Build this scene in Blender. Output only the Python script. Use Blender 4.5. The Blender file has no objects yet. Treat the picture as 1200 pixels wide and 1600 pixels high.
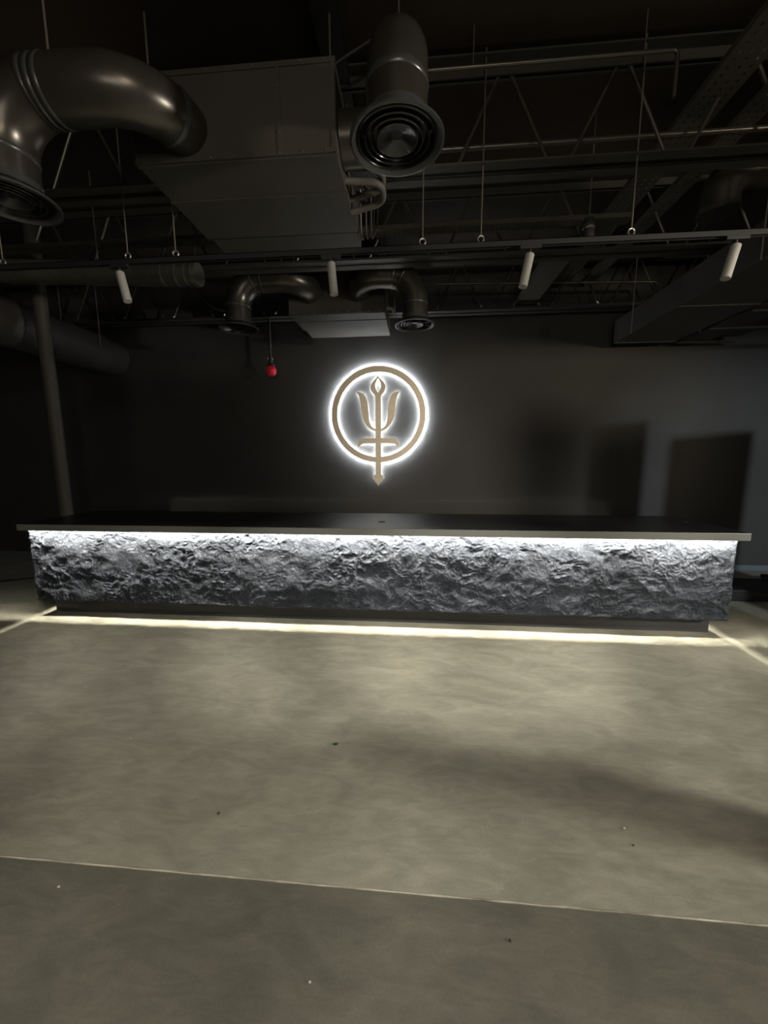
import bpy, bmesh, math, random
import numpy as np
from mathutils import Vector, Matrix, noise

SC = bpy.context.scene
COL = SC.collection
random.seed(7)
PI = math.pi

# ------------------------------------------------------------------ camera
CAM_H = 1.75
yaw, pitch, roll = map(math.radians, (4.75, 8.15, -0.14))
fwd = Vector((-math.sin(yaw) * math.cos(pitch), math.cos(yaw) * math.cos(pitch), -math.sin(pitch)))
rgt = Vector((math.cos(yaw), math.sin(yaw), 0))
upv = rgt.cross(fwd)
rr = rgt * math.cos(roll) + upv * math.sin(roll)
uu = rr.cross(fwd)
cd = bpy.data.cameras.new('camera')
cd.sensor_fit = 'VERTICAL'
cd.sensor_height = 32.0
cd.sensor_width = 24.0
cd.lens = 12.0                       # 600 px on a 1600 px tall frame
cd.clip_start = 0.02
cam = bpy.data.objects.new('camera', cd)
m = Matrix.Identity(4)
for i in range(3):
    m[i][0], m[i][1], m[i][2] = rr[i], uu[i], -fwd[i]
m[2][3] = CAM_H
cam.matrix_world = m
COL.objects.link(cam)
SC.camera = cam

# ------------------------------------------------------------------ exposure, world, lights
SC.view_settings.view_transform = 'Standard'
SC.view_settings.look = 'None'
SC.view_settings.exposure = 0.0
SC.view_settings.gamma = 1.0
SC.view_settings.use_curve_mapping = False
try:
    SC.cycles.use_denoising = True
    SC.cycles.max_bounces = 8
    SC.cycles.diffuse_bounces = 5
    SC.cycles.sample_clamp_indirect = 4.0
except Exception:
    pass
W = bpy.data.worlds.new('world')
SC.world = W
W.use_nodes = True
W.node_tree.nodes['Background'].inputs[0].default_value = (0.9, 0.95, 1.0, 1)
W.node_tree.nodes['Background'].inputs[1].default_value = 0.0


def look(o, tgt):
    d = Vector(tgt) - o.location
    o.rotation_euler = d.to_track_quat('-Z', 'Y').to_euler()


def spot(name, loc, tgt, power, color, angle, blend, radius):
    L = bpy.data.lights.new(name, 'SPOT')
    L.energy = power
    L.color = color
    L.spot_size = math.radians(angle)
    L.spot_blend = blend
    L.shadow_soft_size = radius
    o = bpy.data.objects.new(name, L)
    o.location = loc
    look(o, tgt)
    COL.objects.link(o)
    return o


def area(name, loc, tgt, power, color, sx, sy):
    L = bpy.data.lights.new(name, 'AREA')
    L.shape = 'RECTANGLE'
    L.size, L.size_y = sx, sy
    L.energy = power
    L.color = color
    o = bpy.data.objects.new(name, L)
    o.location = loc
    look(o, tgt)
    COL.objects.link(o)
    return o


WARM = (1.0, 0.86, 0.66)
NEUT = (1.0, 0.93, 0.82)
COOL = (0.80, 0.92, 1.0)
# unseen lights added out of frame to shape the light on wall, floor and ducts
spot('added_spot_wall', (5.0, -3.5, 3.2), (4.8, 6.2, 1.0), 1560, (0.84, 0.95, 1.0), 32, 0.9, 0.08)  # added cool spot that throws the two dark rectangles on the wall
spot('added_spot_wall_b', (6.2, -3.5, 3.05), (1.5, 6.2, 2.35), 1250, WARM, 37, 1.0, 0.45)  # added warm fill for the sign and the wall around it
spot('floor_fill_left', (-2.4, 0.8, 3.5), (-2.4, 3.0, 0), 230, NEUT, 46, 1.0, 0.12)  # this and the next three: added fills for the bright floor along the counter
spot('floor_fill_centre_left', (-0.9, 0.8, 3.5), (-0.9, 3.5, 0), 400, NEUT, 40, 0.75, 0.12)
spot('floor_fill_centre_right', (0.5, 0.8, 3.5), (0.5, 3.5, 0), 770, NEUT, 40, 0.75, 0.12)
spot('floor_fill_right', (2.0, 0.8, 3.5), (1.9, 3.15, 0), 430, NEUT, 40, 0.75, 0.12)
spot('near_fill_left', (-1.0, 0.3, 3.5), (-0.9, 1.2, 0), 205, NEUT, 42, 0.8, 0.12)  # this and the next: added fills for the floor pool around the slab joint
spot('near_fill_right', (1.0, 0.3, 3.5), (0.8, 1.0, 0), 205, NEUT, 42, 0.8, 0.12)
spot('side_fill_spot', (7.0, 0.1, 2.4), (0.3, 2.4, 0.3), 1500, NEUT, 70, 0.7, 0.22)  # added spot whose light the post cuts into a dark floor band
L = bpy.data.lights.new('duct_fill_light', 'POINT')  # added point light behind the camera, for highlights on the ducts
L.energy, L.color, L.shadow_soft_size = 65, WARM, 0.16
o = bpy.data.objects.new('duct_fill_light', L)
o.location = (0.4, -1.7, 3.8)
COL.objects.link(o)
area('rear_fill_area', (0.5, -6.8, 2.3), (0.3, 6.0, 2.6), 75, (1.0, 0.95, 0.85), 4.5, 1.5)  # added rear fill for ducts and air handlers, no window behind it

# ------------------------------------------------------------------ materials


def mat(name, base=(0.5, 0.5, 0.5), rough=0.5, metal=0.0, spec=0.5, emit=None, strength=0.0, coat=0.0):
    M = bpy.data.materials.new(name)
    M.use_nodes = True
    b = M.node_tree.nodes['Principled BSDF']
    b.inputs['Base Color'].default_value = (*base, 1)
    b.inputs['Roughness'].default_value = rough
    b.inputs['Metallic'].default_value = metal
    b.inputs['Specular IOR Level'].default_value = spec
    if coat:
        b.inputs['Coat Weight'].default_value = coat
    if emit:
        b.inputs['Emission Color'].default_value = (*emit, 1)
        b.inputs['Emission Strength'].default_value = strength
    return M


def mottle(M, c1, c2, scale=3.0, detail=4, rough=None, bump=0.0, bscale=60.0, stretch=None):
    """two-tone noise on the base colour, roughness variation and a fine bump"""
    nt = M.node_tree
    b = nt.nodes['Principled BSDF']
    tc = nt.nodes.new('ShaderNodeTexCoord')
    src = tc.outputs['Object']
    if stretch:
        mp = nt.nodes.new('ShaderNodeMapping')
        mp.inputs['Scale'].default_value = stretch
        nt.links.new(src, mp.inputs[0])
        src = mp.outputs[0]
    n = nt.nodes.new('ShaderNodeTexNoise')
    n.inputs['Scale'].default_value = scale
    n.inputs['Detail'].default_value = detail
    nt.links.new(src, n.inputs['Vector'])
    r = nt.nodes.new('ShaderNodeValToRGB')
    r.color_ramp.elements[0].position = 0.32
    r.color_ramp.elements[1].position = 0.68
    r.color_ramp.elements[0].color = (*c1, 1)
    r.color_ramp.elements[1].color = (*c2, 1)
    nt.links.new(n.outputs['Fac'], r.inputs[0])
    nt.links.new(r.outputs[0], b.inputs['Base Color'])
    if rough:
        mr = nt.nodes.new('ShaderNodeMapRange')
        mr.inputs['To Min'].default_value = rough[0]
        mr.inputs['To Max'].default_value = rough[1]
        nt.links.new(n.outputs['Fac'], mr.inputs['Value'])
        nt.links.new(mr.outputs[0], b.inputs['Roughness'])
    if bump:
        n2 = nt.nodes.new('ShaderNodeTexNoise')
        n2.inputs['Scale'].default_value = bscale
        n2.inputs['Detail'].default_value = 5
        nt.links.new(src, n2.inputs['Vector'])
        bp = nt.nodes.new('ShaderNodeBump')
        bp.inputs['Strength'].default_value = bump
        bp.inputs['Distance'].default_value = 0.01
        nt.links.new(n2.outputs['Fac'], bp.inputs['Height'])
        nt.links.new(bp.outputs[0], b.inputs['Normal'])
    return M


M_wall = mottle(mat('dark_wall_paint', rough=0.75, spec=0.25), (0.052, 0.050, 0.047), (0.060, 0.058, 0.055), 1.3, 3, bump=0.05, bscale=90)
M_ceil = mat('black_deck_paint', (0.040, 0.030, 0.022), 0.8, spec=0.2)
M_black = mat('black_steel_paint', (0.028, 0.026, 0.023), 0.55, spec=0.4)
M_joist = mat('dark_steel_paint', (0.045, 0.041, 0.035), 0.5, spec=0.4)
M_unit = mottle(mat('dark_grey_sheet_metal', rough=0.55, spec=0.4), (0.060, 0.054, 0.044), (0.070, 0.063, 0.052), 2.0, 3)
M_duct = mottle(mat('glossy_black_duct', rough=0.3, spec=0.6, metal=0.7), (0.095, 0.085, 0.070), (0.115, 0.104, 0.088), 6, 3, rough=(0.25, 0.34))
M_rim = mat('semi_gloss_black_rim', (0.05, 0.05, 0.05), 0.28, spec=0.7)
M_cone = mat('black_diffuser_cone', (0.016, 0.016, 0.016), 0.22, spec=0.5)
M_tray = mat('tray_grey_brown', (0.085, 0.076, 0.062), 0.5, metal=0.2)
M_flex = mottle(mat('taped_foil_duct', rough=0.4, metal=0.3), (0.070, 0.066, 0.056), (0.095, 0.09, 0.078), 14, 3)
M_silver = mat('bare_galvanised_steel', (0.55, 0.53, 0.48), 0.3, metal=0.9)
M_rod = mat('dull_zinc_rod', (0.22, 0.20, 0.17), 0.4, metal=0.6)
M_pipe = mat('dark_galvanised_pipe', (0.11, 0.10, 0.082), 0.35, metal=0.6)
M_spot = mat('pale_grey_lamp_body', (0.40, 0.39, 0.36), 0.45)
M_hose = mat('grey_beige_insulation', (0.12, 0.11, 0.09), 0.6)
M_fascia = mat('grey_laminate', (0.15, 0.155, 0.14), 0.4)
M_top = mat('black_satin_worktop', (0.014, 0.015, 0.017), 0.32, spec=0.5)
M_plinth = mat('matt_black_plinth', (0.030, 0.030, 0.031), 0.6)
M_led = mat('cool_white_led', (1, 1, 1), emit=(1.0, 0.93, 0.80), strength=2300)
M_halo = mat('halo_led', (1, 1, 1), emit=(0.86, 0.93, 1.0), strength=400)
M_halo_b = mat('halo_led_inner', (1, 1, 1), emit=(0.86, 0.93, 1.0), strength=230)
M_sign = mottle(mat('brushed_champagne_metal', rough=0.36, metal=0.15), (0.84, 0.74, 0.58), (0.92, 0.82, 0.66), 3, 2, stretch=(1, 1, 14))
M_red = mat('red_beacon_glass', (0.55, 0.02, 0.04), 0.2, emit=(0.9, 0.05, 0.08), strength=0.03)
M_violet = mat('violet_indicator', (0.3, 0.1, 0.5), 0.3, emit=(0.5, 0.2, 1.0), strength=1.2)
M_base = mat('blue_grey_baseboard', (0.13, 0.155, 0.17), 0.45)
M_leaf = mat('dry_green_leaf', (0.03, 0.06, 0.025), 0.6)
M_grit = mat('pale_grit', (0.5, 0.47, 0.4), 0.7)
M_grit_d = mat('dark_grit', (0.05, 0.045, 0.04), 0.7)
M_rubber = mat('black_rubber', (0.012, 0.012, 0.012), 0.6)

# rough stone cladding
M_rock = mottle(mat('black_stone_cladding', rough=0.8, spec=0.2), (0.016, 0.019, 0.025), (0.031, 0.036, 0.045), 5.0, 6, bump=0.5, bscale=60)


def floor_material(name, dark):
    M = mat(name, (0.3, 0.28, 0.24), 0.5, spec=0.35)
    nt = M.node_tree
    N, Lk = nt.nodes, nt.links
    b = N['Principled BSDF']
    tc = N.new('ShaderNodeTexCoord')

    def nz(scale, detail, dist=0.0, stretch=(1, 1, 1), rot=0):
        mp = N.new('ShaderNodeMapping')
        mp.inputs['Scale'].default_value = stretch
        mp.inputs['Rotation'].default_value = (0, 0, rot)
        Lk.new(tc.outputs['Object'], mp.inputs[0])
        n = N.new('ShaderNodeTexNoise')
        n.inputs['Scale'].default_value = scale
        n.inputs['Detail'].default_value = detail
        n.inputs['Distortion'].default_value = dist
        Lk.new(mp.outputs[0], n.inputs['Vector'])
        return n.outputs['Fac']

    def ramp(v, p0, c0, p1, c1):
        r = N.new('ShaderNodeValToRGB')
        r.color_ramp.elements[0].position, r.color_ramp.elements[1].position = p0, p1
        r.color_ramp.elements[0].color, r.color_ramp.elements[1].color = (*c0, 1), (*c1, 1)
        Lk.new(v, r.inputs[0])
        return r.outputs[0]

    def mul(a, c):
        x = N.new('ShaderNodeMix')
        x.data_type = 'RGBA'
        x.blend_type = 'MULTIPLY'
        x.inputs[0].default_value = 1.0
        Lk.new(a, x.inputs[6])
        Lk.new(c, x.inputs[7])
        return x.outputs[2]

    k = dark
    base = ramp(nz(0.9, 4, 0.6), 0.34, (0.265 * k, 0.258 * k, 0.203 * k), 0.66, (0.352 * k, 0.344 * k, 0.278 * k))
    c = mul(base, ramp(nz(2.6, 6, 1.2, (1, 2.2, 1), 0.5), 0.34, (0.80, 0.80, 0.80), 0.66, (1.06, 1.05, 1.03)))
    c = mul(c, ramp(nz(7.0, 8, 1.8, (0.7, 2.4, 1), -0.6), 0.40, (0.92, 0.92, 0.92), 0.64, (1.05, 1.05, 1.05)))
    c = mul(c, ramp(nz(120, 4), 0.35, (0.93, 0.93, 0.93), 0.65, (1.04, 1.04, 1.04)))
    Lk.new(c, b.inputs['Base Color'])
    mr = N.new('ShaderNodeMapRange')
    mr.inputs['To Min'].default_value, mr.inputs['To Max'].default_value = 0.42, 0.68
    Lk.new(nz(3.5, 5, 0.8), mr.inputs['Value'])
    Lk.new(mr.outputs[0], b.inputs['Roughness'])
    bp = N.new('ShaderNodeBump')
    bp.inputs['Strength'].default_value = 0.12
    bp.inputs['Distance'].default_value = 0.01
    Lk.new(nz(18, 7, 0.5), bp.inputs['Height'])
    Lk.new(bp.outputs[0], b.inputs['Normal'])
    return M


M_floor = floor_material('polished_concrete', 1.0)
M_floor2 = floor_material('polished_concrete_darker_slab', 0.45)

# ------------------------------------------------------------------ helpers


def obj(name, bm, material=None, parent=None, smooth=False, loc=None):
    me = bpy.data.meshes.new(name)
    bmesh.ops.recalc_face_normals(bm, faces=bm.faces[:])
    if smooth:
        for f in bm.faces:
            f.smooth = True
    bm.to_mesh(me)
    bm.free()
    if material:
        me.materials.append(material)
    o = bpy.data.objects.new(name, me)
    COL.objects.link(o)
    if parent:
        o.parent = parent
        o.matrix_parent_inverse = Matrix.Translation(-Vector(parent.location)) if parent.rotation_euler.to_matrix().is_identity else parent.matrix_basis.inverted()
    if smooth:
        sharp(me)
    return o


def sharp(me, ang=35):
    bm = bmesh.new()
    bm.from_mesh(me)
    for e in bm.edges:
        if len(e.link_faces) == 2 and e.calc_face_angle(0) > math.radians(ang):
            e.smooth = False
    bm.to_mesh(me)
    bm.free()


def tag(o, label, cat, group=None):
    o['label'] = label
    o['category'] = cat
    if group:
        o['group'] = group
    return o


def thing(name, label, cat, loc=(0, 0, 0), group=None):
    o = bpy.data.objects.new(name, None)
    o.location = loc
    o.empty_display_size = 0.1
    COL.objects.link(o)
    return tag(o, label, cat, group)


def struct(name, bm, material, smooth=False):
    o = obj(name, bm, material, smooth=smooth)
    o['kind'] = 'structure'
    return o


def box(x0, x1, y0, y1, z0, z1, bm=None, bevel=0.0):
    new = bmesh.new()
    bmesh.ops.create_cube(new, size=1.0)
    for v in new.verts:
        v.co = Vector(((x0 + x1) / 2 + v.co.x * (x1 - x0), (y0 + y1) / 2 + v.co.y * (y1 - y0), (z0 + z1) / 2 + v.co.z * (z1 - z0)))
    if bevel:
        bmesh.ops.bevel(new, geom=new.edges[:], offset=bevel, segments=2, affect='EDGES', profile=0.6)
    if bm is None:
        return new
    me = bpy.data.meshes.new('tmp')
    new.to_mesh(me)
    new.free()
    bm.from_mesh(me)
    bpy.data.meshes.remove(me)
    return bm


def frames(pts):
    """parallel-transport frames along a polyline"""
    pts = [Vector(p) for p in pts]
    T = []
    for i in range(len(pts)):
        a = pts[max(i - 1, 0)]
        c = pts[min(i + 1, len(pts) - 1)]
        T.append((c - a).normalized())
    n = T[0].orthogonal().normalized()
    out = []
    for i, t in enumerate(T):
        n = (n - t * n.dot(t)).normalized()
        out.append((pts[i], t, n, t.cross(n)))
    return out


def tube(pts, r, seg=24, bm=None, caps=True):
    """sweep a circle along pts; r is a number or one number per point"""
    if bm is None:
        bm = bmesh.new()
    fr = frames(pts)
    rad = r if isinstance(r, (list, tuple)) else [r] * len(fr)
    rings = []
    for (p, t, n, b), q in zip(fr, rad):
        rings.append([bm.verts.new(p + (n * math.cos(2 * PI * k / seg) + b * math.sin(2 * PI * k / seg)) * q) for k in range(seg)])
    for a, c in zip(rings, rings[1:]):
        for k in range(seg):
            bm.faces.new((a[k], a[(k + 1) % seg], c[(k + 1) % seg], c[k]))
    if caps:
        bm.faces.new(rings[0][::-1])
        bm.faces.new(rings[-1])
    return bm


def rounded_path(pts, R, n=10):
    """polyline with its corners replaced by arcs of radius R"""
    pts = [Vector(p) for p in pts]
    out = [pts[0]]
    for a, b, c in zip(pts, pts[1:], pts[2:]):
        u = (a - b).normalized()
        v = (c - b).normalized()
        ang = u.angle(v)
        d = R / math.tan(ang / 2)
        d = min(d, (a - b).length * 0.98, (c - b).length * 0.98)
        rad = d * math.tan(ang / 2)
        p0, p1 = b + u * d, b + v * d
        cen = b + (u + v).normalized() * (rad / math.sin(ang / 2))
        w0, w1 = p0 - cen, p1 - cen
        tot = w0.angle(w1)
        for k in range(n + 1):
            s = k / n
            w = (w0 * math.sin((1 - s) * tot) + w1 * math.sin(s * tot)) / math.sin(tot)
            out.append(cen + w)
    out.append(pts[-1])
    clean = [out[0]]
    for p in out[1:]:
        if (p - clean[-1]).length > 1e-4:
            clean.append(p)
    return clean


def lathe(profile, centre, seg=40, bm=None):
    """profile: list of (radius, z) revolved about the vertical through centre"""
    if bm is None:
        bm = bmesh.new()
    cx, cy, cz = centre
    rings = []
    for r, z in profile:
        if r < 1e-6:
            rings.append([bm.verts.new((cx, cy, cz + z))])
        else:
            rings.append([bm.verts.new((cx + r * math.cos(2 * PI * k / seg), cy + r * math.sin(2 * PI * k / seg), cz + z)) for k in range(seg)])
    for a, c in zip(rings, rings[1:]):
        for k in range(seg):
            q = (k + 1) % seg
            if len(a) == 1 and len(c) == 1:
                continue
            if len(a) == 1:
                bm.faces.new((a[0], c[k], c[q]))
            elif len(c) == 1:
                bm.faces.new((a[k], a[q], c[0]))
            else:
                bm.faces.new((a[k], a[q], c[q], c[k]))
    return bm


def prism(poly, y0, y1, bm=None):
    """polygon in x,z extruded from y0 to y1"""
    if bm is None:
        bm = bmesh.new()
    a = [bm.verts.new((x, y0, z)) for x, z in poly]
    b = [bm.verts.new((x, y1, z)) for x, z in poly]
    n = len(poly)
    bm.faces.new(a)
    bm.faces.new(b[::-1])
    for i in range(n):
        bm.faces.new((a[i], b[i], b[(i + 1) % n], a[(i + 1) % n]))
    return bm


# ------------------------------------------------------------------ room shell
XL, XR, YF, YB, ZC = -9.0, 8.6, -7.0, 6.2, 4.52
JY = 1.325                                     # slab joint
bm = bmesh.new()
box(XL - .2, XR + .2, JY + 0.004, YB + .2, -0.2, 0.0, bm)
o = struct('floor', bm, M_floor)
bm = bmesh.new()
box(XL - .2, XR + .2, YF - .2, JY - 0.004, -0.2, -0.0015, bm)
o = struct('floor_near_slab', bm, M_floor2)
# the joint between the slabs: a pale, chipped filler line
bm = bmesh.new()
rng = random.Random(3)
N = 420
xs = [-3.2 + 7.0 * i / N for i in range(N + 1)]
lo, hi = [], []
for x in xs:
    w = 0.0028 + 0.0016 * noise.noise(Vector((x * 6, 0, 0))) + 0.002 * max(0, noise.noise(Vector((x * 23, 4, 0))))
    j = 0.0015 * noise.noise(Vector((x * 9, 8, 1)))
    lo.append(bm.verts.new((x, JY - w + j, 0.0006)))
    hi.append(bm.verts.new((x, JY + w * .8 + j, 0.0011)))
lob = [bm.verts.new(v.co - Vector((0, 0, .05))) for v in lo]
hib = [bm.verts.new(v.co - Vector((0, 0, .05))) for v in hi]
for i in range(N):
    bm.faces.new((lo[i], lo[i + 1], hi[i + 1], hi[i]))
    bm.faces.new((lob[i], lob[i + 1], lo[i + 1], lo[i]))
    bm.faces.new((hi[i], hi[i + 1], hib[i + 1], hib[i]))
M_joint = mottle(mat('pale_joint_filler', rough=0.7), (0.20, 0.185, 0.15), (0.62, 0.58, 0.48), 5.0, 6)
o = struct('trim_1', bm, M_joint)

struct('wall_back', box(XL - .2, XR + .2, YB, YB + .2, 0, ZC + .2), M_wall)
struct('wall_left', box(XL - .2, XL, YF, YB, 0, ZC + .2), M_wall)
struct('wall_right', box(XR, XR + .2, YF, YB, 0, ZC + .2), M_wall)
struct('wall_rear', box(XL - .2, XR + .2, YF - .2, YF, 0, ZC + .2), M_wall)
bm = box(XL - .2, XR + .2, YF - .2, YB + .2, ZC, ZC + .2)
struct('ceiling', bm, M_ceil)
struct('baseboard_back', box(XL, XR, YB - .016, YB, 0, .085, bevel=.004), M_base)

# unseen boards and a post, added to throw the wall and floor shadows
for name, dx0, dy0, dx1, dy1, dz in (('shadow_board_1', 4.43, 1.19, 4.97, 1.60, 2.63), ('shadow_board_2', 3.858, 1.23, 4.18, 1.605, 2.715)):
    w = math.hypot(dx1 - dx0, dy1 - dy0)
    o = struct(name, box(-w / 2, w / 2, -.02, .02, 0.01, dz, bevel=.004), M_black)
    o.location = ((dx0 + dx1) / 2, (dy0 + dy1) / 2, 0)
    o.rotation_euler = (0, 0, math.atan2(dy1 - dy0, dx1 - dx0))
bm = tube([(2.75, 1.36, 0), (2.75, 1.36, .88)], .13, 24)
struct('shadow_post', bm, M_black, True)

# ------------------------------------------------------------------ reception counter
CX0, CX1 = -4.2, 3.02
FY = 3.66                                      # front of the worktop lip
BY = 4.69
PY = 3.765                                     # mean face of the stone panel
ctr = thing('reception_counter', 'long black stone-faced reception counter lit along its top edge', 'counter', (-.6, 4.1, 0))
# worktop: thin sheet with a down-turned lip
bm = bmesh.new()
box(CX0, CX1, FY, BY, 1.048, 1.06, bm, bevel=.002)
o = obj('worktop', bm, M_top, ctr)
o['label'] = 'smooth black worktop'
bm = bmesh.new()
LT = .018
box(CX0, CX1, FY - .001, FY + LT, .99, 1.0575, bm, bevel=.002)
box(CX0 - .001, CX0 + LT, FY + LT, BY, .99, 1.0575, bm, bevel=.002)
box(CX1 - LT, CX1 + .001, FY + LT, BY, .99, 1.0575, bm, bevel=.002)
o = obj('edge_band', bm, M_fascia, ctr)
o['label'] = 'grey front edge of the worktop'
# led strips behind the lip (face down)


def quad_down(x0, x1, y0, y1, z):
    bm = bmesh.new()
    v = [bm.verts.new(p) for p in ((x0, y0, z), (x0, y1, z), (x1, y1, z), (x1, y0, z))]
    bm.faces.new(v)
    return bm


def led(x0, x1, y0, y1):
    bm = bmesh.new()
    box(x0, x1, y0, y1, 1.040, 1.0475, bm)
    o = obj('led_strip', bm, M_led, ctr)
    o['label'] = 'lit cool white light strip under the worktop edge'


led(CX0 + LT + .004, CX1 - LT - .004, FY + LT + .0005, FY + LT + .0050)
led(CX0 + LT + .0005, CX0 + LT + .0050, FY + LT + .02, BY - .05)
led(CX1 - LT - .0050, CX1 - LT - .0005, FY + LT + .02, BY - .05)
# plinth and carcass
bm = box(CX0 + .085, CX1 - .085, 3.90, BY - .12, 0, .178)
obj('plinth', bm, M_plinth, ctr)
bm = box(CX0 + .06, CX1 - .06, PY + .05, BY - .06, .176, 1.046)
obj('carcass', bm, M_plinth, ctr)


def rock_height(u, v, s):
    """torn-slate relief, in units of the panel's depth: clumps, chipped edges and crumbs"""
    def rid(f, g, o):
        return 1 - 2.2 * abs(noise.noise(Vector((q.x * f, q.y * g, s + o))))
    p = Vector((u, v, s))
    w = Vector((noise.noise(p * 6.0), noise.noise(p * 6.0 + Vector((9, 3, 1))), 0)) * .035
    q = p + w
    big = noise.noise(Vector((q.x * 2.0, q.y * 2.4, s)))
    mid = noise.noise(Vector((q.x * 6.0, q.y * 6.5, s + 2)))
    mask = max(0, .5 + .9 * noise.noise(Vector((q.x * 3.0, q.y * 3.0, s + 20))))
    h = .60 * big + .55 * mid
    h += .40 * rid(9, 10, 1) * (.4 + mask)
    h += .24 * noise.noise(Vector((q.x * 15, q.y * 16, s + 5)))
    h += .26 * rid(25, 27, 7) * (.2 + 1.3 * mask)
    h += .13 * noise.noise(Vector((q.x * 52, q.y * 56, s + 11)))
    h += .07 * noise.noise(Vector((q.x * 105, q.y * 108, s + 15)))
    # chipped steps
    t = 2.6 * (mid + .7 * big) + .5 * noise.noise(Vector((q.x * 11, q.y * 12, s + 9)))
    f = t - math.floor(t)
    h += .16 * (math.floor(t) + min(1, f * 4)) * .6
    return h * .85


def rock_sheet(length, height, nu, nv, s):
    """grid of (u, v, relief) where the relief fades near the borders"""
    P = []
    for i in range(nu + 1):
        row = []
        u = length * i / nu
        for j in range(nv + 1):
            v = height * j / nv
            e = min(1, v / .02) * min(1, (height - v) / .03)
            row.append((u, v, rock_height(u, v, s) * .027 * (0.35 + .65 * e)))
        P.append(row)
    return P


def rock_panel(P, place):
    bm = bmesh.new()
    V = [[bm.verts.new(place(*p)) for p in row] for row in P]
    nu, nv = len(V) - 1, len(V[0]) - 1
    for i in range(nu):
        for j in range(nv):
            bm.faces.new((V[i][j], V[i + 1][j], V[i + 1][j + 1], V[i][j + 1]))
    # back and borders
    B = {}

    def back(i, j):
        if (i, j) not in B:
            p = P[i][j]
            B[(i, j)] = bm.verts.new(place(p[0], p[1], -.055))
        return B[(i, j)]
    for i in range(nu):
        for j in (0, nv):
            bm.faces.new((V[i][j], V[i + 1][j], back(i + 1, j), back(i, j)))
    for j in range(nv):
        for i in (0, nu):
            bm.faces.new((V[i][j], V[i][j + 1], back(i, j + 1), back(i, j)))
    bm.faces.new((back(0, 0), back(nu, 0), back(nu, nv), back(0, nv))) if False else None
    return bm


RX0, RX1 = CX0 + .03, CX1 - .03
RZ0, RZ1 = .18, 1.035
P = rock_sheet(RX1 - RX0, RZ1 - RZ0, 1150, 140, 0.0)
bm = rock_panel(P, lambda u, v, h: (RX0 + u, PY - h, RZ0 + v))
o = obj('stone_front', bm, M_rock, ctr, smooth=False)
for f in o.data.polygons:
    f.use_smooth = True
o['label'] = 'rough split black stone front'
SL = BY - .06 - PY
P = rock_sheet(SL, RZ1 - RZ0, 90, 80, 31.0)
bm = rock_panel(P, lambda u, v, h: (RX0 + .03 - h - .01, PY + u, RZ0 + v))
o = obj('stone_end', bm, M_rock, ctr)
for f in o.data.polygons:
    f.use_smooth = True
P = rock_sheet(SL, RZ1 - RZ0, 90, 80, 47.0)
bm = rock_panel(P, lambda u, v, h: (RX1 - .03 + h + .01, PY + u, RZ0 + v))
o = obj('stone_end', bm, M_rock, ctr)
for f in o.data.polygons:
    f.use_smooth = True
# cable grommets set into the worktop, one joint line
for gx, gy in ((-.36, 4.05), (2.86, 4.3)):
    bm = lathe([(0, .003), (.026, .003), (.028, .0045), (.036, .0045), (.039, .0005), (.039, -.002)], (gx, gy, 1.06), 28)
    obj('cable_grommet', bm, M_rubber, ctr, True)

# ------------------------------------------------------------------ halo-lit wall sign
SX, SZ = -.60, 2.405
sign = thing('wall_sign', 'round backlit metal trident emblem glowing on the dark back wall', 'sign', (SX, YB, SZ))
K = .00194                                     # metres per drawing unit


def pt(x, y):
    return (SX + (x - 577) * K, SZ - (y - 568) * K)


def ring_bm(ro, ri, y0, y1, seg=128):
    bm = bmesh.new()
    L = []
    for r, y in ((ro, y0), (ri, y0), (ri, y1), (ro, y1)):
        L.append([bm.verts.new((SX + r * math.cos(2 * PI * k / seg), y, SZ + r * math.sin(2 * PI * k / seg))) for k in range(seg)])
    for a, c in zip(L, L[1:] + L[:1]):
        for k in range(seg):
            bm.faces.new((a[k], a[(k + 1) % seg], c[(k + 1) % seg], c[k]))
    return bm


def cat(pts, n=8):
    """smooth open curve through pts"""
    out = []
    for i in range(len(pts) - 1):
        p0 = pts[max(i - 1, 0)]
        p1, p2 = pts[i], pts[i + 1]
        p3 = pts[min(i + 2, len(pts) - 1)]
        for k in range(n):
            t = k / n
            out.append(tuple(.5 * ((2 * p1[d]) + (-p0[d] + p2[d]) * t + (2 * p0[d] - 5 * p1[d] + 4 * p2[d] - p3[d]) * t * t + (-p0[d] + 3 * p1[d] - 3 * p2[d] + p3[d]) * t ** 3) for d in (0, 1)))
    out.append(pts[-1])
    return out


YS0, YS1 = YB - .046, YB - .025                # front and back of the metal plates
obj('ring', ring_bm(.742, .652, YS0, YS1), M_sign, sign)
# staff with its leaf-shaped eye: two mirrored halves joined at the tip and the shaft
half_out = cat([(577, 262), (566, 278), (545, 298), (524, 325), (516, 350), (522, 378), (540, 402), (553, 415)])
half_in = cat([(577, 396), (565, 378), (555, 356), (554, 332), (563, 306), (577, 282)])
bm = bmesh.new()
for sgn in (1, -1):
    fl = (lambda p: p) if sgn == 1 else (lambda p: (2 * 577 - p[0], p[1]))
    poly = [pt(*fl(p)) for p in half_out] + [pt(*fl((577, 415)))] + [pt(*fl(p)) for p in half_in]
    prism(poly, YS0, YS1, bm)
prism([pt(*p) for p in ((554, 412), (600, 412), (600, 1046), (627, 1073), (577, 1143), (526, 1073), (554, 1046))], YS0 - .002, YS1 - .002, bm)
bm.normal_update()
bmesh.ops.triangulate(bm, faces=[f for f in bm.faces if len(f.verts) > 4])
obj('staff', bm, M_sign, sign)
L_out = cat([(393, 384), (412, 402), (428, 440), (436, 500), (443, 560), (458, 612), (487, 656), (522, 686), (560, 698)])
L_in = cat([(560, 682), (528, 662), (507, 622), (499, 570), (496, 510), (488, 455), (470, 416), (440, 391), (393, 384)])
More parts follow.
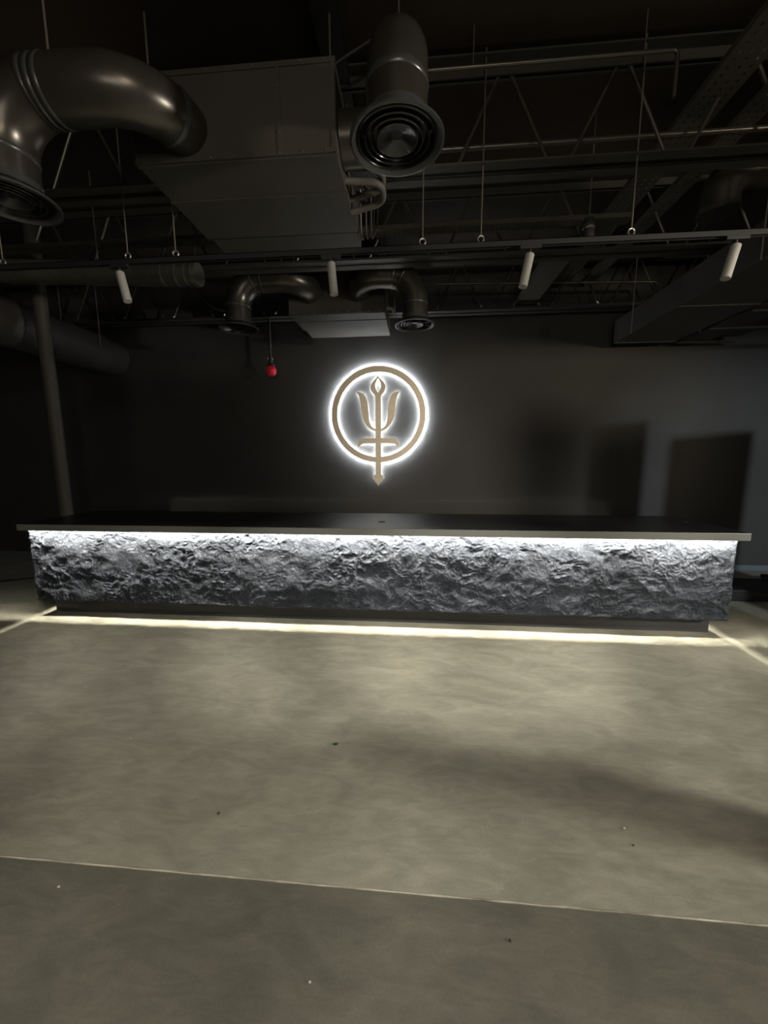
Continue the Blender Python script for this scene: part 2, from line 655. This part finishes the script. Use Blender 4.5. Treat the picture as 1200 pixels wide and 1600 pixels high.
for sgn in (1, -1):
    fl = (lambda p: p) if sgn == 1 else (lambda p: (2 * 577 - p[0], p[1]))
    poly = [pt(*fl(p)) for p in L_out + L_in[:-1]]
    bm = prism(poly, YS0, YS1)
    bm.normal_update()
    bmesh.ops.triangulate(bm, faces=[f for f in bm.faces if len(f.verts) > 4])
    obj('prong', bm, M_sign, sign)
bar_pts = cat([(442, 752), (424, 764), (412, 792), (400, 826)], 6) + cat([(400, 826), (422, 818), (440, 802), (470, 796)], 6)[1:]
bar = [pt(*p) for p in bar_pts] + [pt(2 * 577 - p[0], p[1]) for p in bar_pts[::-1]]
bm = prism(bar, YS0 + .001, YS1 + .001)
bm.normal_update()
bmesh.ops.triangulate(bm, faces=[f for f in bm.faces if len(f.verts) > 4])
obj('crossbar', bm, M_sign, sign)
# light strips on the back of the plates, aimed at the wall
YH0, YH1 = YS1, YS1 + .006


def strip(pts, w, bm):
    """flat ribbon of width w along pts, thickness YH0..YH1"""
    for a, c in zip(pts, pts[1:]):
        d = Vector((c[0] - a[0], c[1] - a[1]))
        if d.length < 1e-5:
            continue
        n = Vector((-d.y, d.x)).normalized() * w / 2
        prism([(a[0] + n.x, a[1] + n.y), (c[0] + n.x, c[1] + n.y), (c[0] - n.x, c[1] - n.y), (a[0] - n.x, a[1] - n.y)], YH0, YH1, bm)


halo = obj('halo_light', ring_bm(.738, .680, YH0, YH1, 96), M_halo, sign)
bm = bmesh.new()
strip([pt(577, 420), pt(577, 1085)], .03, bm)
strip([pt(*p) for p in [(548, 400), (534, 372), (532, 345), (546, 315), (577, 276), (608, 315), (622, 345), (620, 372), (606, 400)]], .012, bm)
strip([pt(*p) for p in [(420, 396), (455, 430), (468, 500), (474, 570), (494, 632), (540, 686)]], .02, bm)
strip([pt(2 * 577 - x, y) for x, y in [(420, 396), (455, 430), (468, 500), (474, 570), (494, 632), (540, 686)]], .02, bm)
strip([pt(430, 785), pt(724, 785)], .022, bm)
obj('halo_light', bm, M_halo_b, sign)
so = [(SX + .7 * math.cos(a * PI / 4 + .2), SZ + .7 * math.sin(a * PI / 4 + .2)) for a in range(8)] + [pt(577, 480), pt(577, 900), pt(577, 785)]
for x, z in so:
    obj('standoff', tube([(x, YS1 - .005, z), (x, YB, z)], .006, 8), M_silver, sign)

# ------------------------------------------------------------------ roof joists
JB, JT = 3.80, 4.40


def joist(yc, label, x0, x1, plates=False):
    j = thing('roof_joist', label, 'joist', (x0, yc, JB), 'open-web roof joists')
    for nm, z0, z1 in (('bottom_chord', JB, JB + .06), ('top_chord', JT, JT + .075)):
        bm = bmesh.new()
        for s in (-1, 1):
            box(x0, x1, yc + s * .062 - .045, yc + s * .062 + .045, z0 if nm == 'bottom_chord' else z1 - .012, z0 + .012 if nm == 'bottom_chord' else z1, bm)
            box(x0, x1, yc + s * .02 - .006, yc + s * .02 + .006, z0, z1, bm)
        obj(nm, bm, M_joist, j)
    xb = 1.0
    while xb - .8 > x0:
        xb -= .8
    while xb < x1 - .1:
        for s in (-1, 1):
            if x0 + .02 < xb + s * .37 < x1 - .02:
                bm = tube([(xb + s * .06, yc, JB + .02), (xb + s * .37, yc, JT + .04)], .0125, 10)
                obj('web_bar', bm, M_pipe, j, True)
                if plates and -5 < xb < 4:
                    xa = xb + s * .085
                    obj('weld_plate', tube([(xa - s * .008, yc - .012, JB + .060), (xa + s * .014, yc - .012, JB + .098)], .011, 8), M_silver, j)
        xb += .8
    return j


joist(3.18, 'open-web steel joist nearest the camera, beside the big central duct elbow', -8.9, 8.5)
joist(4.44, 'open-web steel joist just behind the spotlight rail', -8.9, 8.5)
joist(5.96, 'open-web steel joist closest to the back wall', -8.9, 8.5, True)

# ------------------------------------------------------------------ air handling units


def unit(label, x0, x1, y0, y1, z0, z1, plen):
    t = thing('air_handler', label, 'air handler', ((x0 + x1) / 2, y0, z0), 'ceiling air handlers')
    obj('casing', box(x0, x1, y0, y1, z0, z1, bevel=.006), M_unit, t)
    obj('plenum', box(x0 + .02, x1 - .0, y1 + .035, y1 + plen, z0 + .015, z1 - .06, bevel=.006), M_unit, t)
    obj('connector', box(x0 + .04, x1 - .04, y1 - .01, y1 + .045, z0 + .05, z1 - .08), M_black, t)
    # folded seam flanges round the casing, with their rivets
    bm = bmesh.new()
    for yy in (y0 + .012, y0 + (y1 - y0) * .42):
        box(x0 - .006, x1 + .006, yy, yy + .016, z0 - .006, z0, bm)
    obj('seam_flange', bm, M_unit, t)
    bm = bmesh.new()
    box(x0 - .004, x1 + .004, y0 - .006, y0, z1 - .03, z1, bm)
    box(x0 - .004, x1 + .004, y0 - .006, y0, z0, z0 + .025, bm)
    for xx in (x0, x0 + (x1 - x0) * .72, x1 - .025):
        box(xx, xx + .022, y0 - .005, y0, z0, z1, bm)
    obj('front_flange', bm, M_unit, t)
    bm = bmesh.new()
    for i in range(9):
        xx = x0 + .06 + (x1 - x0 - .12) * i / 8
        for zz in (z0 + .012, z1 - .015):
            tube([(xx, y0 - .011, zz), (xx, y0 - .004, zz)], .005, 8, bm)
    for zz in (z0 + .13, z0 + .25, z0 + .37):
        tube([(x0 + (x1 - x0) * .72 + .011, y0 - .011, zz), (x0 + (x1 - x0) * .72 + .011, y0 - .004, zz)], .005, 8, bm)
    obj('rivets', bm, M_silver, t)
    for xx in (x0 + .05, x1 - .05):
        for yy in (y0 + .12, y1 - .12):
            obj('hanger_rod', tube([(xx, yy, z1 - .02), (xx, yy, ZC)], .006, 8), M_rod, t)
    return t


near_unit = unit('large grey ceiling air handler at upper left of centre, beside big duct elbows', -1.78, -.50, 2.58, 3.42, 3.58, 4.08, .27)
far_unit = unit('smaller-looking distant air handler hanging above the round emblem', -1.64, -.41, 5.12, 5.76, 3.56, 4.02, .40)
# insulated refrigerant pipes looping out of the near unit's right side
for k, (dz, dy) in enumerate(((0, 0), (-.07, .03))):
    pth = rounded_path([(-.50, 2.86 + dy, 3.69 + dz), (-.25, 2.88 + dy, 3.68 + dz), (-.25, 3.06 + dy, 3.66 + dz), (-.50, 3.10 + dy, 3.63 + dz)], .085, 8)
    obj('insulated_pipe', tube(pth, .022, 12), M_hose, near_unit, True)
for k, xx in enumerate((-.42, -.385, -.35)):
    pth = rounded_path([(-.49, 3.02 + .03 * k, 3.72), (xx, 3.05 + .03 * k, 3.72), (xx - .02, 3.22 + .04 * k, 3.40 + .02 * k), (-.40 + .03 * k, 3.46, 3.62), (-.40 + .03 * k, 3.7, 4.3)], .06, 6)
    obj('cable', tube(pth, .008, 8), M_pipe, near_unit, True)
pth = rounded_path([(-.42, 5.40, 3.70), (-.33, 5.41, 3.70), (-.31, 5.55, 3.62), (-.33, 5.7, 3.95)], .05, 6)
obj('insulated_pipe', tube(pth, .018, 10), M_hose, far_unit, True)

# ------------------------------------------------------------------ gooseneck ducts with round diffusers


def gooseneck(label, path, R, r, rings, rd=.235):
    """path runs from the diffuser mouth up and over to the unit"""
    base = Vector(path[0])
    t = thing('gooseneck_duct', label, 'duct', base, 'gooseneck ducts with round diffusers')
    P = rounded_path([tuple(base + Vector((0, 0, .03)))] + path[1:], R, 14)
    obj('duct_pipe', tube(P, r, 40), M_duct, t, True)
    # raised collars at the joints
    acc = [0]
    for a, c in zip(P, P[1:]):
        acc.append(acc[-1] + (c - a).length)

    def at(s):
        s = max(0, min(acc[-1] - 1e-4, s))
        for i in range(len(P) - 1):
            if acc[i + 1] >= s:
                f = (s - acc[i]) / (acc[i + 1] - acc[i])
                return P[i].lerp(P[i + 1], f)
        return P[-1]
    for frac in rings:
        s = acc[-1] * frac
        q = [at(s + d) for d in (-.014, -.010, -.004, .004, .010, .014)]
        bm = tube(q, [r + .0005, r + .003, r + .005, r + .005, r + .003, r + .0005], 40, caps=False)
        obj('joint_band', bm, M_rim, t, True)
    # diffuser: flared rim and nested cones
    d = thing_part('diffuser', t)
    prof = [(r + .004, .10), (r + .006, .055), (rd - .02, .012), (rd, .006), (rd, -.004), (rd - .012, -.006), (rd - .028, .004), (r + .02, .04), (r, .06)]
    obj('diffuser_rim', lathe(prof, base, 56), M_rim, t, True)
    for k, (q0, q1) in enumerate(((.172, .194), (.138, .160), (.110, .128), (0.0, .100))):
        if q0 == 0:
            pr = [(0, .034), (.012, .032), (q1, .006), (q1 + .003, .003), (q1 - .004, .0015), (.010, .026), (0, .028)]
            pr = [(0, -.002), (.010, .000), (.018, .012), (q1, .034), (q1 + .002, .037), (q1 - .006, .037), (.012, .016), (0, .012)]
            pr = [(0, .045), (.014, .043), (q1, .008), (q1 + .004, .004), (q1 - .002, .002), (.02, .034), (0, .038)]
        else:
            pr = [(q0, .052), (q1, .010), (q1 + .004, .006), (q1 - .003, .003), (q0 - .004, .046), (q0, .052)]
        obj('diffuser_cone', lathe(pr, base, 48), M_cone, t, True)
    obj('diffuser_bracket', box(base.x - rd + .03, base.x + rd - .03, base.y - .008, base.y + .008, base.z + .036, base.z + .050), M_rim, t)
    return t


def thing_part(name, parent):
    return None


gooseneck('big black duct elbow at upper centre with its round diffuser facing down',
          [(-.11, 2.15, 3.30), (-.11, 2.15, 3.78), (-.11, 2.78, 3.78), (-.495, 2.78, 3.78)], .24, .150, (.16, .55))
gooseneck('big glossy black duct arching across the top left corner',
          [(-2.34, 2.26, 3.215), (-2.34, 2.26, 3.74), (-1.45, 2.27, 3.74), (-1.45, 2.575, 3.76)], .31, .150, (.14, .44, .47, .50, .93))
gooseneck('small glossy duct arch left of the distant air handler',
          [(-2.17, 4.80, 3.30), (-2.17, 4.80, 3.86), (-1.36, 4.80, 3.86), (-1.36, 5.115, 3.83)], .31, .150, (.16, .43, .52))
gooseneck('small glossy duct arch right of the distant air handler',
          [(-.03, 4.86, 3.30), (-.03, 4.86, 3.87), (-.74, 4.82, 3.87), (-.74, 5.115, 3.83)], .30, .150, (.16, .43, .52))

# wire hangers that carry the two near ducts
tag(obj('hanger_rod', tube([(-2.02, 2.27, 3.88), (-2.02, 2.27, ZC)], .006, 8), M_rod), 'thin hanger rod above the duct arch in the top left corner', 'rod', 'duct hanger rods')
tag(obj('hanger_rod', tube([(-.11, 2.32, 3.92), (-.11, 2.32, ZC)], .005, 8), M_rod), 'thin hanger rod above the big central duct elbow', 'rod', 'duct hanger rods')

# ------------------------------------------------------------------ other ducts
# taped flexible duct on the left, with its open end
t = thing('flexible_duct', 'taped horizontal flexible duct behind the rail on the left', 'duct', (-2.15, 3.92, 3.53))
P = [(-5.4, 3.92, 3.76), (-4.9, 3.92, 3.76), (-4.2, 3.92, 3.645), (-3.2, 3.92, 3.59), (-2.19, 3.92, 3.54)]
obj('duct_sleeve', tube(P, .110, 32), M_flex, t, True)
for s in (0.30, .16, .06):
    xx = -2.19 - s
    zz = 3.54 + .052 * s
    obj('clamp_band', tube([(xx - .008, 3.92, zz + .001), (xx + .008, 3.92, zz)], .1125, 32), M_silver, t, True)
bm = tube([(-2.195, 3.92, 3.54), (-2.15, 3.92, 3.538)], [.114, .106], 32)
obj('end_cap', bm, M_flex, t, True)
obj('hanger_rod', tube([(-3.2, 3.92, 3.69), (-3.2, 3.92, ZC)], .006, 8), M_rod, t)
# big round duct along the left side
t = thing('round_duct', 'wide dark round duct running to the back wall on the left', 'duct', (-4.95, 3, 3.2))
obj('duct_pipe', tube([(-4.95, -2.0, 3.36), (-4.95, YB - .01, 3.36)], .28, 40), M_joist, t, True)
for yy in (1.5, 3.0, 4.5, 5.85):
    obj('joint_band', tube([(-4.95, yy, 3.36), (-4.95, yy + .03, 3.36)], .286, 40), M_joist, t, True)
obj('hanger_rod', tube([(-4.66, 5.6, 3.36), (-4.66, 5.6, ZC)], .006, 8), M_rod, t)
obj('hanger_rod', tube([(-5.24, 5.6, 3.36), (-5.24, 5.6, ZC)], .006, 8), M_rod, t)
# rectangular ducts on the right
t = thing('rectangular_duct', 'broad grey rectangular duct running to the back wall on the right', 'duct', (3.2, 3, 3.33))
obj('duct_casing', box(2.78, 3.58, -2.0, 6.0, 3.335, 3.64, bevel=.008), M_joist, t)
bm = bmesh.new()
for yy in (1.8, 3.2, 4.6, 5.93):
    box(2.775, 3.585, yy, yy + .03, 3.325, 3.645, bm)
obj('duct_flange', bm, M_joist, t)
for yy in (3.6, 5.5):
    for xx in (2.76, 3.60):
        obj('hanger_rod', tube([(xx, yy, 3.32), (xx, yy, ZC)], .006, 8), M_rod, t)
t = thing('cable_trunking', 'black stepped trunking at the right edge beside the rectangular duct', 'trunking', (4.0, 3, 3.3))
obj('trunking_body', box(3.66, 4.05, -2.0, 6.0, 3.34, 3.64, bevel=.006), M_black, t)
obj('trunking_tray', box(4.05, 4.42, -2.0, 5.95, 3.38, 3.46, bevel=.004), M_black, t)
for i in range(14):
    yy = -1.8 + i * .6
    obj('trunking_bracket', box(3.66, 4.42, yy, yy + .05, 3.325, 3.345), M_joist, t)
# dark round duct stub by the right edge
t = thing('duct_stub', 'glossy black round duct bend high near the right edge', 'duct', (2.72, 3.9, 4.0))
P = rounded_path([(2.66, 4.0, 3.88), (2.66, 4.0, 4.22), (3.9, 4.0, 4.22)], .2, 10)
obj('duct_pipe', tube(P, .15, 36), M_duct, t, True)
obj('joint_band', tube([(2.66, 4.0, 3.89), (2.66, 4.0, 3.92)], .157, 36), M_rim, t, True)

# ------------------------------------------------------------------ perforated cable trays


def tray(label, axis, a0, a1, c, w, z, pitch=.05, lip=.04):
    """thin perforated channel; axis 'x' or 'y', centre line c, width w"""
    bm = bmesh.new()
    n = int((a1 - a0) / pitch)
    cols = [-w / 2, -w * .33, -w * .26, -w * .035, w * .035, w * .26, w * .33, w / 2]
    th = .0025

    def V(a, q, zz):
        return (a, c + q, zz) if axis == 'x' else (c + q, a, zz)

    def slab(a, b, q0, q1, z0, z1):
        if axis == 'x':
            box(a, b, c + q0, c + q1, z0, z1, bm)
        else:
            box(c + q0, c + q1, a, b, z0, z1, bm)
    verts = {}

    def vv(i, k, half):
        key = (i, k, half)
        if key not in verts:
            a = a0 + i * pitch + (pitch * .42 if half else 0)
            verts[key] = bm.verts.new(V(a, cols[k], z))
        return verts[key]
    for i in range(n):
        for k in range(len(cols) - 1):
            hole = k in (1, 3, 5)
            if not (hole and (i + k // 2) % 1 == 0):
                bm.faces.new((vv(i, k, 0), vv(i, k, 1), vv(i, k + 1, 1), vv(i, k + 1, 0)))
            bm.faces.new((vv(i, k, 1), vv(i + 1, k, 0), vv(i + 1, k + 1, 0), vv(i, k + 1, 1)))
    ret = bmesh.ops.extrude_face_region(bm, geom=bm.faces[:])
    bmesh.ops.translate(bm, verts=[g for g in ret['geom'] if isinstance(g, bmesh.types.BMVert)], vec=(0, 0, th))
    slab(a0, a0 + n * pitch, -w / 2 - th, -w / 2, z, z + lip)
    slab(a0, a0 + n * pitch, w / 2, w / 2 + th, z, z + lip)
    o = obj('cable_tray', bm, M_tray)
    return tag(o, label, 'cable tray', 'perforated cable trays')


tray('wider perforated cable tray running diagonally in from the top right corner', 'y', -.6, 6.1, 2.00, .235, 4.17)
tray('narrower perforated cable tray, right-hand of the two running to the back wall', 'y', -.6, 6.1, 2.385, .155, 4.17)
tray('perforated cable tray crossing left to right above the spotlight rail', 'x', -8.0, 2.0, 4.17, .12, 3.96)
tag(obj('cable_trunking', box(1.40, 1.68, 4.75, 6.15, 3.90, 3.98, bevel=.004), M_tray), 'flat dark brown trunking above the far joist, left of the wider cable tray', 'trunking')

# ------------------------------------------------------------------ pipes and cables overhead
tag(obj('conduit_pipe', tube([(-.1, 3.30, 4.055), (5.5, 3.30, 4.055)], .019, 14), M_pipe, smooth=True), 'straight steel pipe just above the nearest joist, right of centre', 'pipe', 'overhead pipes')
P = rounded_path([(-.05, 2.95, 4.285), (1.62, 2.95, 4.285), (1.62, 2.95, 4.02)], .03, 6)
pp = obj('conduit_pipe', tube(P, .012, 12), M_pipe, smooth=True)
for xx in (.35, 1.42):
    obj('pipe_hanger', tube([(xx, 2.95, 4.29), (xx, 2.95, ZC)], .004, 8), M_rod, pp)
tag(pp, 'topmost thin pipe, right of the big central elbow, bending down at its end', 'pipe', 'overhead pipes')
P = rounded_path([(.25, 5.80, 4.14), (3.18, 5.80, 4.06), (3.18, 5.80, 3.86)], .03, 6)
tag(obj('conduit_pipe', tube(P, .016, 12), M_pipe, smooth=True), 'thin pipe under the joist closest to the back wall, bending at its right end', 'pipe', 'overhead pipes')
P = [(-.3, 2.9, 4.45), (-.47, 2.9, 4.37), (-.62, 2.9, 4.29), (-.75, 2.9, 4.28), (-.86, 2.9, 4.22), (-1.11, 2.9, 4.19), (-1.4, 2.9, 4.22), (-1.5, 2.9, 4.3)]
tag(obj('hanging_cable', tube(P, .012, 10), M_rubber, smooth=True), 'sagging black cable above the large air handler', 'cable')
P = [(-2.95, 5.3, ZC), (-2.95, 5.3, 4.0), (-2.9, 5.3, 3.88), (-2.75, 5.3, 3.74), (-2.6, 5.3, 3.70), (-2.42, 5.3, 3.72), (-2.25, 5.3, 3.79), (-2.1, 5.3, 3.86), (-2.0, 5.3, 4.0), (-2.0, 5.3, ZC)]
tag(obj('hanging_cable', tube(P, .006, 8), M_rod, smooth=True), 'thin pale cable drooping behind the small left duct arch', 'cable')
P = rounded_path([(-.62, -3, 4.46), (-.62, 3.0, 4.46)], .1, 2)
tag(obj('steel_beam', box(-.66, -.50, -2.0, 6.1, 4.415, 4.515), M_black), 'dark beam under the ceiling running over the large air handler', 'beam')

# ------------------------------------------------------------------ spotlight rail
RYY, RZ = 3.10, 3.258
rail = thing('spotlight_rail', 'long thin black spotlight rail hanging across the whole view', 'rail', (-.6, RYY, RZ))
bm = bmesh.new()
for yy in (RYY - .018, RYY + .014):
    box(-4.5, 5.0, yy, yy + .004, RZ, RZ + .038, bm)
box(-4.5, 5.0, RYY - .018, RYY + .018, RZ + .034, RZ + .038, bm)
obj('rail_profile', bm, M_rubber, rail)
bm = box(-4.5, 5.0, RYY - .006, RYY + .006, RZ + .008, RZ + .034)
obj('rail_core', bm, M_joist, rail)
for xx, lab in ((-3.35, 'leftmost hanging rod of the spotlight rail, at the left edge'), (-2.275, 'rail hanging rod right above the leftmost pale spotlight'),
                (-1.88, 'rail hanging rod beside the end of the taped flexible duct'), (.032, 'rail hanging rod above the small right duct arch'),
                (.455, 'rail hanging rod midway between the central elbow and third spotlight'), (1.50, 'rail hanging rod right of the small cylindrical sensor')):
    h = thing('suspension_rod', lab, 'rod', (xx, RYY, RZ + .04), 'suspension rods of the spotlight rail')
    obj('rod', tube([(xx, RYY, RZ + .085), (xx, RYY, ZC)], .0055, 8), M_rod, h, True)
    bm = bmesh.new()
    ringp = [(xx + .022 * math.cos(a * PI / 8), RYY, RZ + .062 + .022 * math.sin(a * PI / 8)) for a in range(17)]
    tube(ringp, .006, 8, bm, caps=False)
    obj('eye_ring', bm, M_silver, h, True)

lamps = [(-2.355, -.27, 'leftmost of the four pale cylindrical spotlights on the rail'),
         (-.655, -.10, 'second spotlight from the left, in front of the distant air handler'),
         (.81, .20, 'third spotlight from the left, between right duct arch and cable trays'),
         (2.205, .27, 'rightmost of the four pale spotlights, near the rectangular duct')]
for xx, tilt, lab in lamps:
    s = thing('track_spotlight', lab, 'spotlight', (xx, RYY, RZ), 'cylindrical spotlights on the rail')
    obj('adapter', box(xx - .075, xx + .075, RYY - .017, RYY + .017, RZ - .022, RZ + .006, bevel=.003), M_rubber, s)
    obj('stem', tube([(xx, RYY, RZ - .02), (xx, RYY, RZ - .065)], .008, 10), M_joist, s, True)
    top = Vector((xx, RYY, RZ - .055))
    d = Vector((math.sin(-tilt), -.10, -math.cos(tilt))).normalized()
    a, e = top, top + d * .235
    bm = tube([a, a + d * .004, a + d * .229, a + d * .235], [.027, .031, .031, .030], 28)
    obj('lamp_body', bm, M_spot, s, True)
    bm = tube([e - d * .002, e + d * .001], .022, 24)
    obj('lens', bm, M_spot, s, True)

# small devices
t = thing('smoke_sensor', 'small cylindrical sensor with shiny cap standing above the rail', 'sensor', (1.43, 3.62, 3.53))
obj('sensor_body', lathe([(0, 0.0), (.042, 0.0), (.045, .02), (.045, .11), (.050, .115), (.050, .15), (.040, .165), (0, .168)], (1.41, 3.62, 3.53), 28), M_black, t, True)
obj('sensor_band', lathe([(.046, .085), (.0485, .088), (.0485, .10), (.046, .103)], (1.41, 3.62, 3.53), 28), M_silver, t, True)
obj('sensor_cap', lathe([(.040, .165), (.047, .168), (.040, .185), (.02, .195), (0, .197)], (1.41, 3.62, 3.53), 28), M_silver, t, True)
obj('sensor_rod', tube([(1.41, 3.62, 3.72), (1.41, 3.62, ZC)], .005, 8), M_rod, t, True)
t = thing('violet_indicator_sensor', 'tiny dark ceiling sensor with a violet light, right of the big elbow', 'sensor', (.25, 3.9, 4.2))
obj('sensor_base', lathe([(0, 0), (.02, 0), (.035, .02), (.035, .05), (0, .05)], (.25, 3.9, 4.20), 20), M_black, t, True)
obj('sensor_rod', tube([(.25, 3.9, 4.24), (.25, 3.9, ZC)], .006, 8), M_black, t, True)
obj('indicator', lathe([(0, -.012), (.008, -.008), (.012, 0.002), (0, .003)], (.25, 3.895, 4.20), 14), M_violet, t, True)

# red beacon hung in front of the back wall
t = thing('red_beacon', 'small round red beacon hanging on a dark rod left of the emblem', 'beacon', (-2.2, 5.9, 3.05))
obj('drop_rod', tube([(-2.2, 5.9, 3.80), (-2.2, 5.9, 3.20)], .018, 14), M_black, t, True)
obj('mount', lathe([(0, .17), (.03, .17), (.035, .15), (.035, .10), (.055, .09), (.06, .07), (0, .07)], (-2.2, 5.9, 3.05), 24), M_black, t, True)
obj('mount_clip', tube([(-2.235, 5.88, 3.23), (-2.235, 5.88, 3.20)], .008, 8, tube([(-2.165, 5.88, 3.23), (-2.165, 5.88, 3.20)], .008, 8)), M_silver, t, True)
bm = bmesh.new()
bmesh.ops.create_uvsphere(bm, u_segments=28, v_segments=18, radius=.078)
for v in bm.verts:
    f = 1 + .035 * math.cos(10 * math.atan2(v.co.y, v.co.x))
    v.co = v.co * f + Vector((-2.2, 5.9, 3.045))
o = obj('beacon_globe', bm, M_red, t, True)
o['label'] = 'red globe'

# ------------------------------------------------------------------ pole on the left
t = thing('support_pole', 'slim dark round pole standing behind the counter at far left', 'pole', (-4.38, 4.45, 0))
obj('pole_shaft', tube([(-4.38, 4.45, 0.01), (-4.41, 4.45, ZC - .1)], .072, 28), M_unit, t, True)
obj('base_plate', box(-4.50, -4.26, 4.33, 4.57, 0, .014, bevel=.003), M_black, t)
obj('head_plate', box(-4.53, -4.29, 4.33, 4.57, ZC - .11, ZC - .09, bevel=.003), M_black, t)

# ------------------------------------------------------------------ things on the floor
t = thing('equipment_case', 'low black case on the floor beyond the right end of the counter', 'case', (4.5, 5.05, 0))
obj('case_body', box(3.75, 5.3, 4.8, 5.3, 0.0, .15, bevel=.02), M_rubber, t)
obj('case_lid', box(4.55, 5.31, 4.79, 5.31, .152, .21, bevel=.02), M_rubber, t)
obj('case_trim', box(3.745, 5.305, 4.794, 5.306, .085, .095), M_joist, t)
P = [(-7.5, 4.3, .012), (-6.6, 4.62, .012), (-5.85, 4.72, .012), (-5.9, 5.3, .012), (-6.1, 5.9, .012)]
P = [(-6.9, 4.35, .014), (-6.2, 4.62, .014), (-5.6, 4.95, .014), (-5.0, 5.35, .014), (-4.4, 5.7, .014)]
tag(obj('floor_cable', tube(P, .014, 10), M_rubber, smooth=True), 'black cable lying on the floor left of the counter', 'cable')
# a dropped leaf and bits of grit
bm = bmesh.new()
lp = [(0, 0), (.010, .012), (.026, .010), (.020, .020), (.030, .030), (.014, .028), (.006, .040), (0, .028), (-.010, .036), (-.010, .022), (-.024, .020), (-.012, .010)]
top = [bm.verts.new((-.48 + x * .7, 2.09 + y * .7, .004 + .006 * abs(x) * 40 * .3)) for x, y in lp]
bm.faces.new(top)
bm.normal_update()
bmesh.ops.triangulate(bm, faces=bm.faces[:])
ret = bmesh.ops.extrude_face_region(bm, geom=bm.faces[:])
bmesh.ops.translate(bm, verts=[g for g in ret['geom'] if isinstance(g, bmesh.types.BMVert)], vec=(0, 0, -.0015))
tag(obj('fallen_leaf', bm, M_leaf), 'small dark green leaf lying on the concrete near middle', 'leaf')


def grit(x, y, r, material, seed):
    bm = bmesh.new()
    bmesh.ops.create_icosphere(bm, subdivisions=2, radius=r)
    for v in bm.verts:
        k = 1 + .35 * noise.noise(v.co / r * 1.3 + Vector((seed * 3.1, 0, 0)))
        v.co = Vector((v.co.x * k, v.co.y * k * .8, v.co.z * k * .6)) + Vector((x, y, r * .5))
    return obj('grit_crumb', bm, material)


for i, (x, y, r, mm, lab, g) in enumerate([
        (-.96, 1.60, .007, M_grit_d, 'dark crumb on the concrete, left of centre just beyond the slab joint', None),
        (1.00, 1.68, .007, M_grit, 'pale crumb on the concrete in the dark band right of centre', None),
        (1.00, 1.60, .005, M_grit_d, 'dark crumb just in front of the pale crumb right of centre', None),
        (-2.52, 2.54, .006, M_grit, 'white speck on the floor at far left, nearest the counter', None),
        (-1.77, 2.05, .005, M_grit, 'white speck on the floor left, between counter and slab joint', None),
        (-1.45, 1.23, .006, M_grit, 'pale crumb on the darker slab at left, by the joint', None),
        (.36, 1.20, .006, M_grit_d, 'dark crumb on the darker near slab, right of centre', None),
        (-.34, 1.03, .005, M_grit, 'pale splinter on the darker near slab, left of centre', None)]):
    tag(grit(x, y, r, mm, i), lab, 'crumb', 'bits of grit on the floor')
